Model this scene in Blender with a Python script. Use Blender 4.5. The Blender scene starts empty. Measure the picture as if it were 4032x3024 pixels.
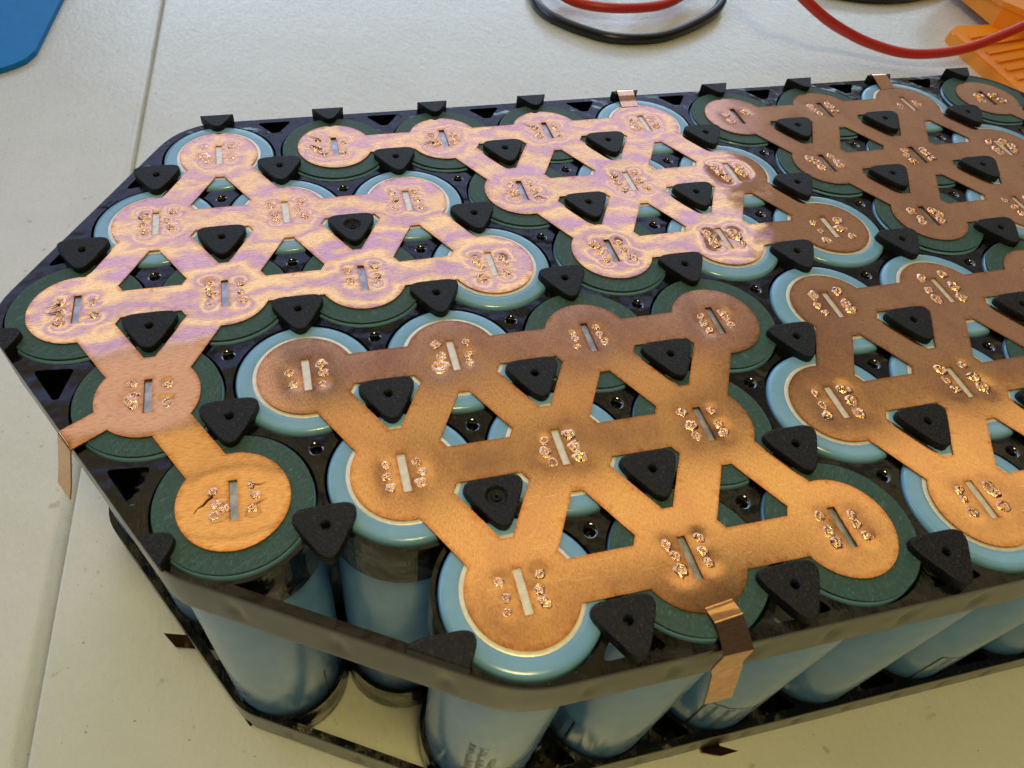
import bpy, math, random
import numpy as np
from mathutils import Vector, Matrix, noise
from mathutils.geometry import delaunay_2d_cdt

S = 0.001                      # everything below is measured in millimetres; the scene is in metres
scene = bpy.context.scene
COL = scene.collection

# ------------------------------------------------------------------ camera
CAM_R = ((0.971881673, -0.226341133, 0.064928468),
         (-0.133767617, -0.757635531, -0.638822845),
         (0.193784001, 0.612174888, -0.766609201))
CAM_C = (12.554234, -131.185320, 86.195473)
cam_data = bpy.data.cameras.new('camera')
cam = bpy.data.objects.new('camera', cam_data)
COL.objects.link(cam)
scene.camera = cam
r0, r1, r2 = CAM_R
M = Matrix(((r0[0], -r1[0], -r2[0], CAM_C[0]*S),
            (r0[1], -r1[1], -r2[1], CAM_C[1]*S),
            (r0[2], -r1[2], -r2[2], CAM_C[2]*S),
            (0, 0, 0, 1)))
cam.matrix_world = M
cam_data.sensor_fit = 'HORIZONTAL'
cam_data.sensor_width = 36.0
cam_data.lens = 2892.9993/4032*36.0
cam_data.shift_x = (2016-1816.3717)/4032
cam_data.shift_y = (1465.0-1512.0)/4032
cam_data.clip_start = 0.005
cam_data.clip_end = 50.0
cam_data.dof.use_dof = True
cam_data.dof.focus_distance = 0.145
cam_data.dof.aperture_fstop = 60.0

# ------------------------------------------------------------------ world, ceiling lamps and added light panels
world = bpy.data.worlds.new('World')
scene.world = world
world.use_nodes = True
bg = world.node_tree.nodes['Background']
bg.inputs[0].default_value = (0.070, 0.066, 0.064, 1)
bg.inputs[1].default_value = 1.0
scene.view_settings.view_transform = 'Standard'
scene.view_settings.look = 'None'
scene.view_settings.exposure = 0.0
scene.view_settings.gamma = 1.0
scene.view_settings.use_curve_mapping = False

CEIL = 1500.0
def ceiling_panel(name, u0, u1, v0, v1, radiance, color):
    """rectangular light panel at ceiling height, given by the slope range it covers as mirrored in the copper"""
    cx, cy, cz = CAM_C
    h = CEIL + cz
    x0, x1 = cx+u0*h, cx+u1*h
    y0, y1 = cy+v0*h, cy+v1*h
    l = bpy.data.lights.new(name, 'AREA')
    l.shape = 'RECTANGLE'
    l.size = (x1-x0)*S
    l.size_y = (y1-y0)*S
    l.energy = math.pi*l.size*l.size_y*radiance
    l.color = color
    o = bpy.data.objects.new(name, l)
    o.location = ((x0+x1)/2*S, (y0+y1)/2*S, CEIL*S)
    COL.objects.link(o)
WARM = (1.0, 0.81, 0.38)
ceiling_panel('ceiling_lamp_warm', -0.50, 1.50, 0.375, 0.555, 1.12, WARM)
ceiling_panel('ceiling_lamp_warm', -0.50, 0.42, 0.09, 0.350, 0.70, (1.0, .74, .28))
ceiling_panel('ceiling_lamp_warm', 0.66, 1.50, 0.09, 0.358, 0.86, WARM)
ceiling_panel('ceiling_lamp_warm', -0.50, 0.10, 0.560, 0.665, 1.0, WARM)
ceiling_panel('ceiling_lamp_warm', -0.50, 0.72, 0.672, 0.765, 0.86, WARM)
# added warm fill light behind the camera, unseen, brightening the front table
bl = bpy.data.lights.new('added_warm_fill', 'AREA'); bl.shape = 'DISK'; bl.size = .10; bl.energy = 1.15; bl.color = (1.0, .80, .28)
bo = bpy.data.objects.new('added_warm_fill', bl); COL.objects.link(bo)
bo.location = (.04, -.21, .46)
bo.rotation_euler = (Vector((.05, -.16, -.07))-bo.location).to_track_quat('-Z', 'Y').to_euler()
COOL = (0.60, 0.67, 1.0)
VIO = (0.20, 0.20, 1.0)
YEL = (0.82, 1.0, 0.92)
vv = 0.955
rl = random.Random(11)
for k in range(40):                                  # cool fitting split in strips; violet and pale tints added to streak the copper
    w = (rl.uniform(.016, .032), rl.uniform(.011, .018), rl.uniform(.016, .030), rl.uniform(.010, .016))[k % 4]*(1+.010*k)
    c, L = ((COOL, 1.12), (VIO, 2.5), (COOL, 1.18), (YEL, 1.6))[k % 4]
    ceiling_panel('ceiling_cool_tint_strip', -0.95, .63+.33*vv+rl.uniform(-.06, .06), vv, vv+w, L*1.42, c)
    vv += w+0.003
ceiling_panel('added_dim_panel', 0.93, 2.6, 0.62, 2.1, .26, (1.0, .88, .86))  # added dim panels, standing in for wall and ceiling mirrored in the copper
ceiling_panel('added_dim_panel', 0.11, 0.92, 0.562, 0.668, .26, (1.0, .82, .50))
ceiling_panel('added_dim_panel', 0.02, 0.92, 0.772, 0.95, .24, (1.0, .86, .96))
ceiling_panel('added_left_band_fill', -0.95, -0.06, 0.772, 0.950, .86, (.90, .84, .96))  # added fill panel, lightens the band mirrored in the left copper
# added cool panels further back and left, unseen, to brighten the rear table
DAY = (.58, .80, 1.0)
ceiling_panel('added_back_panel', -0.6, 3.2, 2.35, 4.2, 5.0, DAY)
ceiling_panel('added_left_panel', -3.6, -1.15, 0.75, 2.2, 3.8, DAY)

# ------------------------------------------------------------------ helpers
def new_mesh(name, verts, faces, smooth=False, mats=None, midx=None):
    me = bpy.data.meshes.new(name)
    me.from_pydata([(v[0]*S, v[1]*S, v[2]*S) for v in verts], [], faces)
    if smooth:
        me.polygons.foreach_set('use_smooth', [True]*len(me.polygons))
    if mats:
        for m in mats:
            me.materials.append(m)
    if midx is not None:
        me.polygons.foreach_set('material_index', midx)
    me.update()
    return me
def obj(name, me, parent=None, loc=(0, 0, 0), rotz=0.0):
    o = bpy.data.objects.new(name, me)
    COL.objects.link(o)
    o.location = (loc[0]*S, loc[1]*S, loc[2]*S)
    o.rotation_euler = (0, 0, rotz)
    if parent is not None:
        o.parent = parent
    return o
def tag(o, label, cat=None, group=None, kind=None):
    if label: o['label'] = label
    if cat: o['category'] = cat
    if group: o['group'] = group
    if kind: o['kind'] = kind
    return o

class MB:
    def __init__(self): self.v = []; self.f = []; self.m = []
    def add(self, vs, fs, m=0):
        b = len(self.v); self.v += [tuple(p) for p in vs]; self.f += [tuple(i+b for i in f) for f in fs]; self.m += [m]*len(fs)
    def mesh(self, name, mats, smooth=False):
        return new_mesh(name, self.v, self.f, smooth, mats, self.m)

def lathe(profile, seg=64, closed_top=False):
    vs, fs = [], []
    for r, z in profile:
        for k in range(seg):
            a = 2*math.pi*k/seg
            vs.append((r*math.cos(a), r*math.sin(a), z))
    for j in range(len(profile)-1):
        for k in range(seg):
            k2 = (k+1) % seg
            fs.append((j*seg+k, j*seg+k2, (j+1)*seg+k2, (j+1)*seg+k))
    if closed_top:
        vs.append((0, 0, profile[-1][1])); c = len(vs)-1; j = len(profile)-1
        for k in range(seg):
            fs.append((j*seg+k, j*seg+(k+1) % seg, c))
    return vs, fs

def in_poly(px, py, poly):
    inside = np.zeros(len(px), bool)
    n = len(poly)
    for i in range(n):
        x1, y1 = poly[i]; x2, y2 = poly[(i+1) % n]
        if y1 == y2: continue
        c = ((y1 > py) != (y2 > py)) & (px < (x2-x1)*(py-y1)/(y2-y1)+x1)
        inside ^= c
    return inside

def triangulate(outer, holes, extra=None):
    """constrained Delaunay of a polygon with holes -> points, triangles, loops (index lists)"""
    pts, edges, loops = [], [], []
    for lp in [outer]+holes:
        b = len(pts); n = len(lp)
        pts += [Vector((p[0], p[1])) for p in lp]
        edges += [(b+i, b+(i+1) % n) for i in range(n)]
        loops.append(list(range(b, b+n)))
    if extra is not None:
        pts += [Vector((float(p[0]), float(p[1]))) for p in extra]
    vs, es, fs, ov, oe, of = delaunay_2d_cdt(pts, edges, [], 0, 1e-5)
    P = np.array([(v.x, v.y) for v in vs])
    F = np.array([tuple(f) for f in fs if len(f) == 3])
    c = P[F].mean(1)
    ok = in_poly(c[:, 0], c[:, 1], outer)
    for h in holes:
        ok &= ~in_poly(c[:, 0], c[:, 1], h)
    F = F[ok]
    # make all triangles counter-clockwise
    a, b, d = P[F[:, 0]], P[F[:, 1]], P[F[:, 2]]
    cr = (b[:, 0]-a[:, 0])*(d[:, 1]-a[:, 1])-(b[:, 1]-a[:, 1])*(d[:, 0]-a[:, 0])
    F[cr < 0] = F[cr < 0][:, ::-1]
    F = F[abs(cr) > 2e-4]
    return P, F

def slab(mb, outer, holes, z0, z1, mtop=0, mside=0, mbot=None, walls=True):
    P, F = triangulate(outer, holes)
    mb.add([(p[0], p[1], z1) for p in P], [tuple(f) for f in F], mtop)
    mb.add([(p[0], p[1], z0) for p in P], [tuple(f[::-1]) for f in F], mtop if mbot is None else mbot)
    if walls:
        for lp in [outer]+holes:
            wall(mb, lp, z0, z1, mside)
def area(lp):
    return sum(lp[i][0]*lp[(i+1) % len(lp)][1]-lp[(i+1) % len(lp)][0]*lp[i][1] for i in range(len(lp)))/2
def wall(mb, lp, z0, z1, m=0):
    n = len(lp)
    vs = [(p[0], p[1], z1) for p in lp]+[(p[0], p[1], z0) for p in lp]
    mb.add(vs, [(i, n+i, n+(i+1) % n, (i+1) % n) for i in range(n)], m)

def arc(cx, cy, r, a0, a1, n):
    return [(cx+r*math.cos(a0+(a1-a0)*k/n), cy+r*math.sin(a0+(a1-a0)*k/n)) for k in range(n+1)]
def circle(cx, cy, r, n=48):
    return [(cx+r*math.cos(2*math.pi*k/n), cy+r*math.sin(2*math.pi*k/n)) for k in range(n)]
def clip_half(poly, n, d):
    """keep n.p <= d"""
    out = []
    for i in range(len(poly)):
        a, b = poly[i], poly[(i+1) % len(poly)]
        da, db = n[0]*a[0]+n[1]*a[1]-d, n[0]*b[0]+n[1]*b[1]-d
        if da <= 0: out.append(a)
        if (da < 0 < db) or (db < 0 < da):
            t = da/(da-db); out.append((a[0]+t*(b[0]-a[0]), a[1]+t*(b[1]-a[1])))
    return out
def round_poly(pts, r, n=6):
    """round the corners of a convex-ish polygon"""
    out = []
    m = len(pts)
    for i in range(m):
        p0, p1, p2 = Vector(pts[i-1]), Vector(pts[i]), Vector(pts[(i+1) % m])
        a, b = (p0-p1).normalized(), (p2-p1).normalized()
        ang = a.angle(b)
        ri = r[i] if isinstance(r, (list, tuple)) else r
        t = min(ri/math.tan(ang/2), (p0-p1).length*.49, (p2-p1).length*.49)
        s, e = p1+a*t, p1+b*t
        for k in range(n+1):
            u = k/n
            q = s*(1-u)**2+p1*2*u*(1-u)+e*u*u
            out.append((q.x, q.y))
    return out
def tube(mb, path, rad, seg=12, m=0, caps=True):
    vs, fs = [], []
    n = len(path)
    up = Vector((0, 0, 1))
    for i, p in enumerate(path):
        p = Vector(p)
        d = (Vector(path[min(i+1, n-1)])-Vector(path[max(i-1, 0)])).normalized()
        x = d.cross(up)
        if x.length < 1e-4: x = d.cross(Vector((1, 0, 0)))
        x.normalize(); y = x.cross(d)
        rr = rad[i] if isinstance(rad, (list, tuple)) else rad
        for k in range(seg):
            a = 2*math.pi*k/seg
            vs.append(p+x*rr*math.cos(a)+y*rr*math.sin(a))
    for i in range(n-1):
        for k in range(seg):
            k2 = (k+1) % seg
            fs.append((i*seg+k, i*seg+k2, (i+1)*seg+k2, (i+1)*seg+k))
    if caps:
        fs.append(tuple(range(seg))[::-1]); fs.append(tuple((n-1)*seg+k for k in range(seg)))
    mb.add(vs, fs, m)
def spline(pts, n=8):
    """Catmull-Rom through 3-D points"""
    P = [Vector(p) for p in pts]; out = []
    for i in range(len(P)-1):
        a, b, c, d = P[max(i-1, 0)], P[i], P[i+1], P[min(i+2, len(P)-1)]
        for k in range(n):
            t = k/n
            out.append(0.5*((2*b)+(c-a)*t+(2*a-5*b+4*c-d)*t*t+(3*b-a-3*c+d)*t**3))
    out.append(P[-1])
    return out

# ------------------------------------------------------------------ materials
def mat(name):
    m = bpy.data.materials.new(name); m.use_nodes = True
    nt = m.node_tree
    return m, nt, nt.nodes['Principled BSDF']
def node(nt, kind, **kw):
    n = nt.nodes.new(kind)
    for k, v in kw.items():
        if k in n.inputs: n.inputs[k].default_value = v
        else: setattr(n, k, v)
    return n
def coords(nt, scale=(1, 1, 1), rot=(0, 0, 0)):
    tc = node(nt, 'ShaderNodeTexCoord')
    mp = node(nt, 'ShaderNodeMapping')
    mp.inputs['Scale'].default_value = (scale[0]/S, scale[1]/S, scale[2]/S)
    mp.inputs['Rotation'].default_value = rot
    nt.links.new(tc.outputs['Object'], mp.inputs['Vector'])
    return mp.outputs['Vector']
def noise_tex(nt, vec, scale, detail=3.0, rough=.55, dist=0.0):
    n = node(nt, 'ShaderNodeTexNoise')
    n.inputs['Scale'].default_value = scale; n.inputs['Detail'].default_value = detail
    n.inputs['Roughness'].default_value = rough; n.inputs['Distortion'].default_value = dist
    nt.links.new(vec, n.inputs['Vector'])
    return n.outputs['Fac']
def ramp(nt, fac, stops):
    r = node(nt, 'ShaderNodeValToRGB')
    el = r.color_ramp.elements
    while len(el) < len(stops): el.new(.5)
    for e, (p, c) in zip(el, stops):
        e.position = p; e.color = c if len(c) == 4 else (*c, 1)
    nt.links.new(fac, r.inputs['Fac'])
    return r.outputs['Color']
def mix(nt, fac, a, b, mode='MIX'):
    m = node(nt, 'ShaderNodeMix'); m.data_type = 'RGBA'; m.blend_type = mode
    for sock, v in ((m.inputs[0], fac), (m.inputs[6], a), (m.inputs[7], b)):
        if hasattr(v, 'is_linked'): nt.links.new(v, sock)
        elif isinstance(v, (int, float)): sock.default_value = v
        else: sock.default_value = (*v, 1)
    return m.outputs[2]
def maprange(nt, fac, a, b):
    m = node(nt, 'ShaderNodeMapRange'); m.inputs['To Min'].default_value = a; m.inputs['To Max'].default_value = b
    m.inputs['From Min'].default_value = .25; m.inputs['From Max'].default_value = .75
    nt.links.new(fac, m.inputs['Value']); return m.outputs['Result']
def bump(nt, height, dist_mm, strength=1.0, normal=None):
    b = node(nt, 'ShaderNodeBump'); b.inputs['Distance'].default_value = dist_mm*S; b.inputs['Strength'].default_value = strength
    nt.links.new(height, b.inputs['Height'])
    if normal is not None: nt.links.new(normal, b.inputs['Normal'])
    return b.outputs['Normal']

def copper_material(name, rolled, rough):
    m, nt, p = mat(name)
    L = nt.links.new
    p.inputs['Metallic'].default_value = 1.0
    grain = noise_tex(nt, coords(nt, (0.55, 4.5, 1) if rolled else (4.2, 1.3, 1)), 1.4, 3)
    blotch = noise_tex(nt, coords(nt, (1, 1, 1) if rolled else (1, .55, 1)), .075 if rolled else .11, 5, .65, .6)
    fine = noise_tex(nt, coords(nt, (.6, 2.6, 1) if rolled else (3.4, .75, 1), (0, 0, 0 if rolled else .12)), 1.7, 3)
    base = ramp(nt, blotch, ((.26, (.78, .45, .25)), (.52, (.87, .51, .27)), (.78, (.94, .56, .30))) if rolled else ((.26, (.66, .36, .24)), (.50, (.86, .49, .265)), (.76, (.95, .60, .28))))
    base = mix(nt, maprange(nt, grain, 0, .62), base, (.52, .25, .11))
    base = mix(nt, ramp(nt, fine, ((.32, (.50, .50, .50)), (.50, (0, 0, 0)))), base, (.50, .23, .10))
    att = node(nt, 'ShaderNodeAttribute'); att.attribute_name = 'scorch'
    scorched = ramp(nt, fine, ((.30, (.20, .055, .022)), (.55, (.62, .22, .06)), (.75, (.72, .36, .12))))
    base = mix(nt, att.outputs['Fac'], base, scorched)
    if not rolled:
        for ang in (.45, -.7):
            sc = noise_tex(nt, coords(nt, (.22, 6.5, 1), (0, 0, ang)), 1.0, 2, .4)
            base = mix(nt, ramp(nt, sc, ((.70, (0, 0, 0)), (.735, (.45, .45, .45)))), base, (1.0, .72, .50))
    L(base, p.inputs['Base Color'])
    L(maprange(nt, blotch, *rough), p.inputs['Roughness'])
    n1 = bump(nt, grain, .0012 if rolled else .008, .5)
    n2 = bump(nt, fine, .0006 if rolled else .004, .5, n1)
    L(n2, p.inputs['Normal'])
    return m
M_COPPER = copper_material('copper_rolled', True, (.045, .065))
M_COPPER2 = copper_material('copper_matte', False, (.12, .17))
m, nt, p = mat('copper_cut_edge'); M_CUT = m
p.inputs['Metallic'].default_value = 1.0; p.inputs['Roughness'].default_value = .42
nt.links.new(ramp(nt, noise_tex(nt, coords(nt), 1.2, 3), ((.35, (.22, .085, .03)), (.65, (.46, .20, .07)))), p.inputs['Base Color'])

m, nt, p = mat('weld_nugget'); M_WELD = m
p.inputs['Metallic'].default_value = 1.0
f = noise_tex(nt, coords(nt), 1.9, 4, .65)
nt.links.new(ramp(nt, f, ((.26, (.40, .16, .08)), (.38, (.74, .39, .22)), (.58, (.90, .56, .37)), (.78, (.97, .72, .54)))), p.inputs['Base Color'])
nt.links.new(maprange(nt, f, .36, .18), p.inputs['Roughness'])
nt.links.new(bump(nt, noise_tex(nt, coords(nt), 3.0, 3), .12, .8), p.inputs['Normal'])
m, nt, p = mat('weld_soot'); M_SOOT = m
p.inputs['Base Color'].default_value = (.028, .016, .010, 1); p.inputs['Roughness'].default_value = .45; p.inputs['Metallic'].default_value = .4

m, nt, p = mat('spatter_oxide'); M_WHISK = m
p.inputs['Base Color'].default_value = (.16, .07, .035, 1); p.inputs['Roughness'].default_value = .4; p.inputs['Metallic'].default_value = .8
m, nt, p = mat('nickel_can'); M_NICKEL = m
p.inputs['Metallic'].default_value = .55
nf = noise_tex(nt, coords(nt), 1.4, 3)
nt.links.new(ramp(nt, nf, ((.3, (.66, .64, .57)), (.7, (.80, .78, .70)))), p.inputs['Base Color'])
p.inputs['Roughness'].default_value = .45
nt.links.new(bump(nt, nf, .04, .5), p.inputs['Normal'])
m, nt, p = mat('steel_cap'); M_CAP = m
p.inputs['Metallic'].default_value = .85
nt.links.new(ramp(nt, noise_tex(nt, coords(nt, (1, .5, 1)), 1.4, 3), ((.3, (.26, .27, .28)), (.7, (.50, .51, .53)))), p.inputs['Base Color'])
p.inputs['Roughness'].default_value = .36

m, nt, p = mat('blue_wrap'); M_BLUE = m
v = coords(nt)
nt.links.new(ramp(nt, noise_tex(nt, v, .22, 3), ((.3, (.150, .345, .575)), (.7, (.190, .405, .650)))), p.inputs['Base Color'])
nt.links.new(maprange(nt, noise_tex(nt, v, .5, 3), .17, .27), p.inputs['Roughness'])
p.inputs['IOR'].default_value = 1.55
p.inputs['Coat Weight'].default_value = .15; p.inputs['Coat Roughness'].default_value = .15
nt.links.new(bump(nt, noise_tex(nt, coords(nt, (1, 1, .12)), .22, 2), .35, .3), p.inputs['Normal'])

m, nt, p = mat('green_fish_paper'); M_GREEN = m
f1 = noise_tex(nt, coords(nt, (1, 1, 1)), 2.6, 4, .7)
f2 = noise_tex(nt, coords(nt, (.5, 3.5, 1), (0, 0, .7)), 1.6, 3, .6, 1.2)
g = ramp(nt, f1, ((.3, (.012, .042, .038)), (.58, (.024, .074, .066)), (.8, (.060, .150, .132))))
g = mix(nt, ramp(nt, f2, ((.60, (0, 0, 0)), (.68, (1, 1, 1)))), g, (.085, .180, .160))
nt.links.new(g, p.inputs['Base Color'])
p.inputs['Roughness'].default_value = .62
nt.links.new(bump(nt, f1, .05, .5), p.inputs['Normal'])

m, nt, p = mat('black_holder_plastic'); M_FRAME = m
L = nt.links.new
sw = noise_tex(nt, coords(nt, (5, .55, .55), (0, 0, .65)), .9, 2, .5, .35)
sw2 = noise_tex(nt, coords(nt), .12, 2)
scr_glare = ramp(nt, sw, ((.56, (0, 0, 0)), (.66, (1, 1, 1))))
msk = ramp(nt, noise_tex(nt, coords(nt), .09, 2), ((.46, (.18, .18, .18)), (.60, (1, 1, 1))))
scr_glare = mix(nt, 1.0, scr_glare, msk, 'MULTIPLY')
L(mix(nt, maprange(nt, scr_glare, -.09, .12), (.0032, .0033, .0038), (.14, .14, .135)), p.inputs['Base Color'])  # scratch streaks, with the glare on them put in as paler colour
L(maprange(nt, sw2, .06, .16), p.inputs['Roughness'])
p.inputs['IOR'].default_value = 1.5; p.inputs['Specular IOR Level'].default_value = .30
fb = bump(nt, noise_tex(nt, coords(nt), .17, 2, .5), 1.1, .6)
L(bump(nt, sw, .07, .45, bump(nt, noise_tex(nt, coords(nt), 1.7, 3), .04, .5, fb)), p.inputs['Normal'])
m, nt, p = mat('black_rim_plastic'); M_RIM = m
L = nt.links.new
p.inputs['Base Color'].default_value = (.010, .0095, .008, 1)
L(maprange(nt, noise_tex(nt, coords(nt), .25, 3), .20, .28), p.inputs['Roughness'])
p.inputs['IOR'].default_value = 1.5
p.inputs['Coat Weight'].default_value = .12; p.inputs['Coat Roughness'].default_value = .2; p.inputs['Coat IOR'].default_value = 1.7
L(bump(nt, noise_tex(nt, coords(nt), .22, 2), .10, .3), p.inputs['Normal'])
m, nt, p = mat('black_spark_textured_plastic'); M_PAD = m
L = nt.links.new
pf = noise_tex(nt, coords(nt), 3.1, 3, .6)
L(ramp(nt, pf, ((.35, (.0030, .0030, .0042)), (.58, (.0075, .0075, .0085)), (.74, (.055, .052, .048)))), p.inputs['Base Color'])
p.inputs['Roughness'].default_value = .50; p.inputs['Specular IOR Level'].default_value = .25
L(bump(nt, pf, .22, .8), p.inputs['Normal'])
m, nt, p = mat('black_recess'); M_PIT = m
p.inputs['Base Color'].default_value = (.003, .003, .004, 1); p.inputs['Roughness'].default_value = .07; p.inputs['IOR'].default_value = 1.9

m, nt, p = mat('table_plastic'); M_TABLE = m
L = nt.links.new
t1 = noise_tex(nt, coords(nt, (1, .6, 1), (0, 0, .5)), .55, 4, .6)
t2 = noise_tex(nt, coords(nt), .035, 4, .6)
sp = noise_tex(nt, coords(nt), .30, 2, .5)
tb = ramp(nt, t2, ((.3, (.640, .655, .625)), (.7, (.700, .715, .690))))
tb = mix(nt, ramp(nt, sp, ((.70, (0, 0, 0)), (.76, (.45, .45, .45)))), tb, (.30, .27, .20))
sp2 = noise_tex(nt, coords(nt), .9, 1, .5)
tb = mix(nt, ramp(nt, sp2, ((.765, (0, 0, 0)), (.80, (.8, .8, .8)))), tb, (.10, .09, .07))
L(tb, p.inputs['Base Color'])
L(maprange(nt, t1, .34, .22), p.inputs['Roughness'])
t3 = noise_tex(nt, coords(nt, (1, .55, 1), (0, 0, .5)), .26, 3, .5)
L(bump(nt, t1, .34, .42, bump(nt, t3, .35, .35)), p.inputs['Normal'])

def plastic(name, col, rough, nscale=.3, nb=.05):
    m, nt, p = mat(name)
    f = noise_tex(nt, coords(nt), nscale, 3)
    nt.links.new(ramp(nt, f, ((.3, tuple(c*.88 for c in col)), (.7, col))), p.inputs['Base Color'])
    p.inputs['Roughness'].default_value = rough
    nt.links.new(bump(nt, f, nb, .4), p.inputs['Normal'])
    return m
M_MAT = plastic('blue_mat_plastic', (.010, .215, .60), .5)
M_MAT.node_tree.nodes['Principled BSDF'].inputs['Specular IOR Level'].default_value = .15
M_RED = plastic('red_silicone', (.62, .030, .018), .36)
M_BLACKWIRE = plastic('black_silicone', (.010, .010, .012), .30)
m, nt, p = mat('orange_print'); M_ORANGE = m
lay = node(nt, 'ShaderNodeTexWave'); lay.inputs['Scale'].default_value = 1.3; lay.bands_direction = 'Z'
nt.links.new(coords(nt), lay.inputs['Vector'])
p.inputs['Base Color'].default_value = (1.0, .33, .001, 1); p.inputs['Roughness'].default_value = .42
nt.links.new(bump(nt, lay.outputs['Fac'], .08, .6), p.inputs['Normal'])
m, nt, p = mat('label_ink'); M_INK = m
p.inputs['Base Color'].default_value = (.012, .016, .022, 1); p.inputs['Roughness'].default_value = .4
m, nt, p = mat('date_code_ink'); M_INK2 = m
p.inputs['Base Color'].default_value = (.11, .085, .05, 1); p.inputs['Roughness'].default_value = .5

# ------------------------------------------------------------------ the lattice of cells
PITCH = 22.6
ROWH = PITCH*math.sqrt(3)/2
ROWX = (0, -.5, -1, -.5, 0, .5)
ROWN = {0: range(0, 9), 1: range(0, 10), 2: range(0, 11), 3: range(0, 10), 4: range(0, 9), 5: range(1, 8)}
GREEN = {(0, 1), (0, 2), (0, 3), (0, 5), (0, 6), (0, 8), (1, 3), (1, 6), (1, 7), (1, 9), (2, 0), (2, 1), (2, 2), (2, 4), (2, 7), (2, 10),
         (3, 0), (3, 3), (3, 4), (3, 7), (4, 0), (4, 3), (4, 6), (4, 7), (5, 2), (5, 3), (5, 5), (5, 6)}
def cxy(r, i): return ((ROWX[r]+i)*PITCH, -r*ROWH)
CELLS = [(r, i) for r in range(6) for i in ROWN[r]]
Z_TABLE = -71.2
R3 = math.sqrt(3)/2
EDGES = [((-R3, .5), 12.65), ((-R3, -.5), 51.1), ((-.5, -R3), 79.35), ((0, -1), 109.46), ((R3, -.5), 207.9), ((R3, .5), 169.3), ((0, 1), 12.75)]
def cross_lines(a, b):
    (n1, d1), (n2, d2) = a, b
    det = n1[0]*n2[1]-n1[1]*n2[0]
    return ((d1*n2[1]-d2*n1[1])/det, (n1[0]*d2-n2[0]*d1)/det)
def outline(inset=0.0):
    E = [(n, d-inset) for n, d in EDGES]
    pts = [cross_lines(E[-1], E[0])]+[cross_lines(E[k], E[k+1]) for k in range(len(E)-1)]
    return round_poly(pts, [15, 12, 11, 18, 12, 12, 15], 8)
def edge_dist(x, y):
    return min(d-(n[0]*x+n[1]*y) for n, d in EDGES)

# ------------------------------------------------------------------ table
def seam_x(y): return -45.1+0.0573*y
def table():
    y0, y1 = -900.0, 1300.0
    # right-hand panel: small radius at the seam
    def panel(name, prof, m):
        mb = MB(); ys = np.linspace(y0, y1, 45)
        vs = []
        for y in ys:
            for dx, z in prof: vs.append((seam_x(y)+dx, y, Z_TABLE+z))
        n = len(prof)
        fs = [(j*n+k, j*n+k+1, (j+1)*n+k+1, (j+1)*n+k) for j in range(len(ys)-1) for k in range(n-1)]
        mb.add(vs, fs)
        o = obj(name, mb.mesh(name, [m], True))
        return o
    right = [(.35, -12), (.35, -1.0), (.42, -.45), (.60, -.16), (.95, -.04), (1.4, 0), (4, 0), (40, 0), (200, 0), (1200, 0)]
    left = [(-1200, 0), (-100, 0), (-12, 0), (-5, 0), (-3.6, -.02), (-2.9, -.14), (-2.3, -.42), (-1.7, -.85), (-1.15, -1.45), (-.7, -2.2), (-.35, -3.2), (-.2, -4.5), (-.1, -12)]
    tag(panel('table_top', right, M_TABLE), 'off-white plastic table top right of the seam, under the battery pack', kind='structure')
    tag(panel('table_top', left, M_TABLE), 'off-white plastic table half left of the seam with rounded edge', kind='structure')
table()

# ------------------------------------------------------------------ cell holders
VOID_R = 11.45
def missing_void():
    a, b, c = cxy(4, 0), cxy(4, 1), cxy(5, 1)
    n, d = EDGES[2][0], EDGES[2][1]-1.35
    def on_line(cc, side):
        # intersection of circle (cc, VOID_R) with the inner strip line
        s = n[0]*cc[0]+n[1]*cc[1]-d
        h = math.sqrt(VOID_R**2-s*s); foot = (cc[0]-n[0]*s, cc[1]-n[1]*s); t = (-n[1], n[0])
        return (foot[0]+side*t[0]*h, foot[1]+side*t[1]*h)
    def meet(p, q, toward):
        mx, my = (p[0]+q[0])/2, (p[1]+q[1])/2
        L = math.hypot(q[0]-p[0], q[1]-p[1]); h = math.sqrt(VOID_R**2-(L/2)**2)
        nx, ny = -(q[1]-p[1])/L, (q[0]-p[0])/L
        if (toward[0]-mx)*nx+(toward[1]-my)*ny < 0: nx, ny = -nx, -ny
        return (mx+nx*h, my+ny*h)
    ctr = (11.3, -97.86)
    p0 = meet(a, b, ctr); p1 = meet(b, c, ctr)
    l1 = min((on_line(c, s) for s in (-1, 1)), key=lambda q: (q[0]-ctr[0])**2+(q[1]-ctr[1])**2)
    l0 = min((on_line(a, s) for s in (-1, 1)), key=lambda q: (q[0]-ctr[0])**2+(q[1]-ctr[1])**2)
    def arcp(cc, s, e):
        a0 = math.atan2(s[1]-cc[1], s[0]-cc[0]); a1 = math.atan2(e[1]-cc[1], e[0]-cc[0])
        while a1-a0 > math.pi: a1 -= 2*math.pi
        while a1-a0 < -math.pi: a1 += 2*math.pi
        return arc(cc[0], cc[1], VOID_R, a0, a1, 14)
    return arcp(b, p0, p1)[:-1]+arcp(c, p1, l1)+arcp(a, l0, p0)[:-1]
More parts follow.
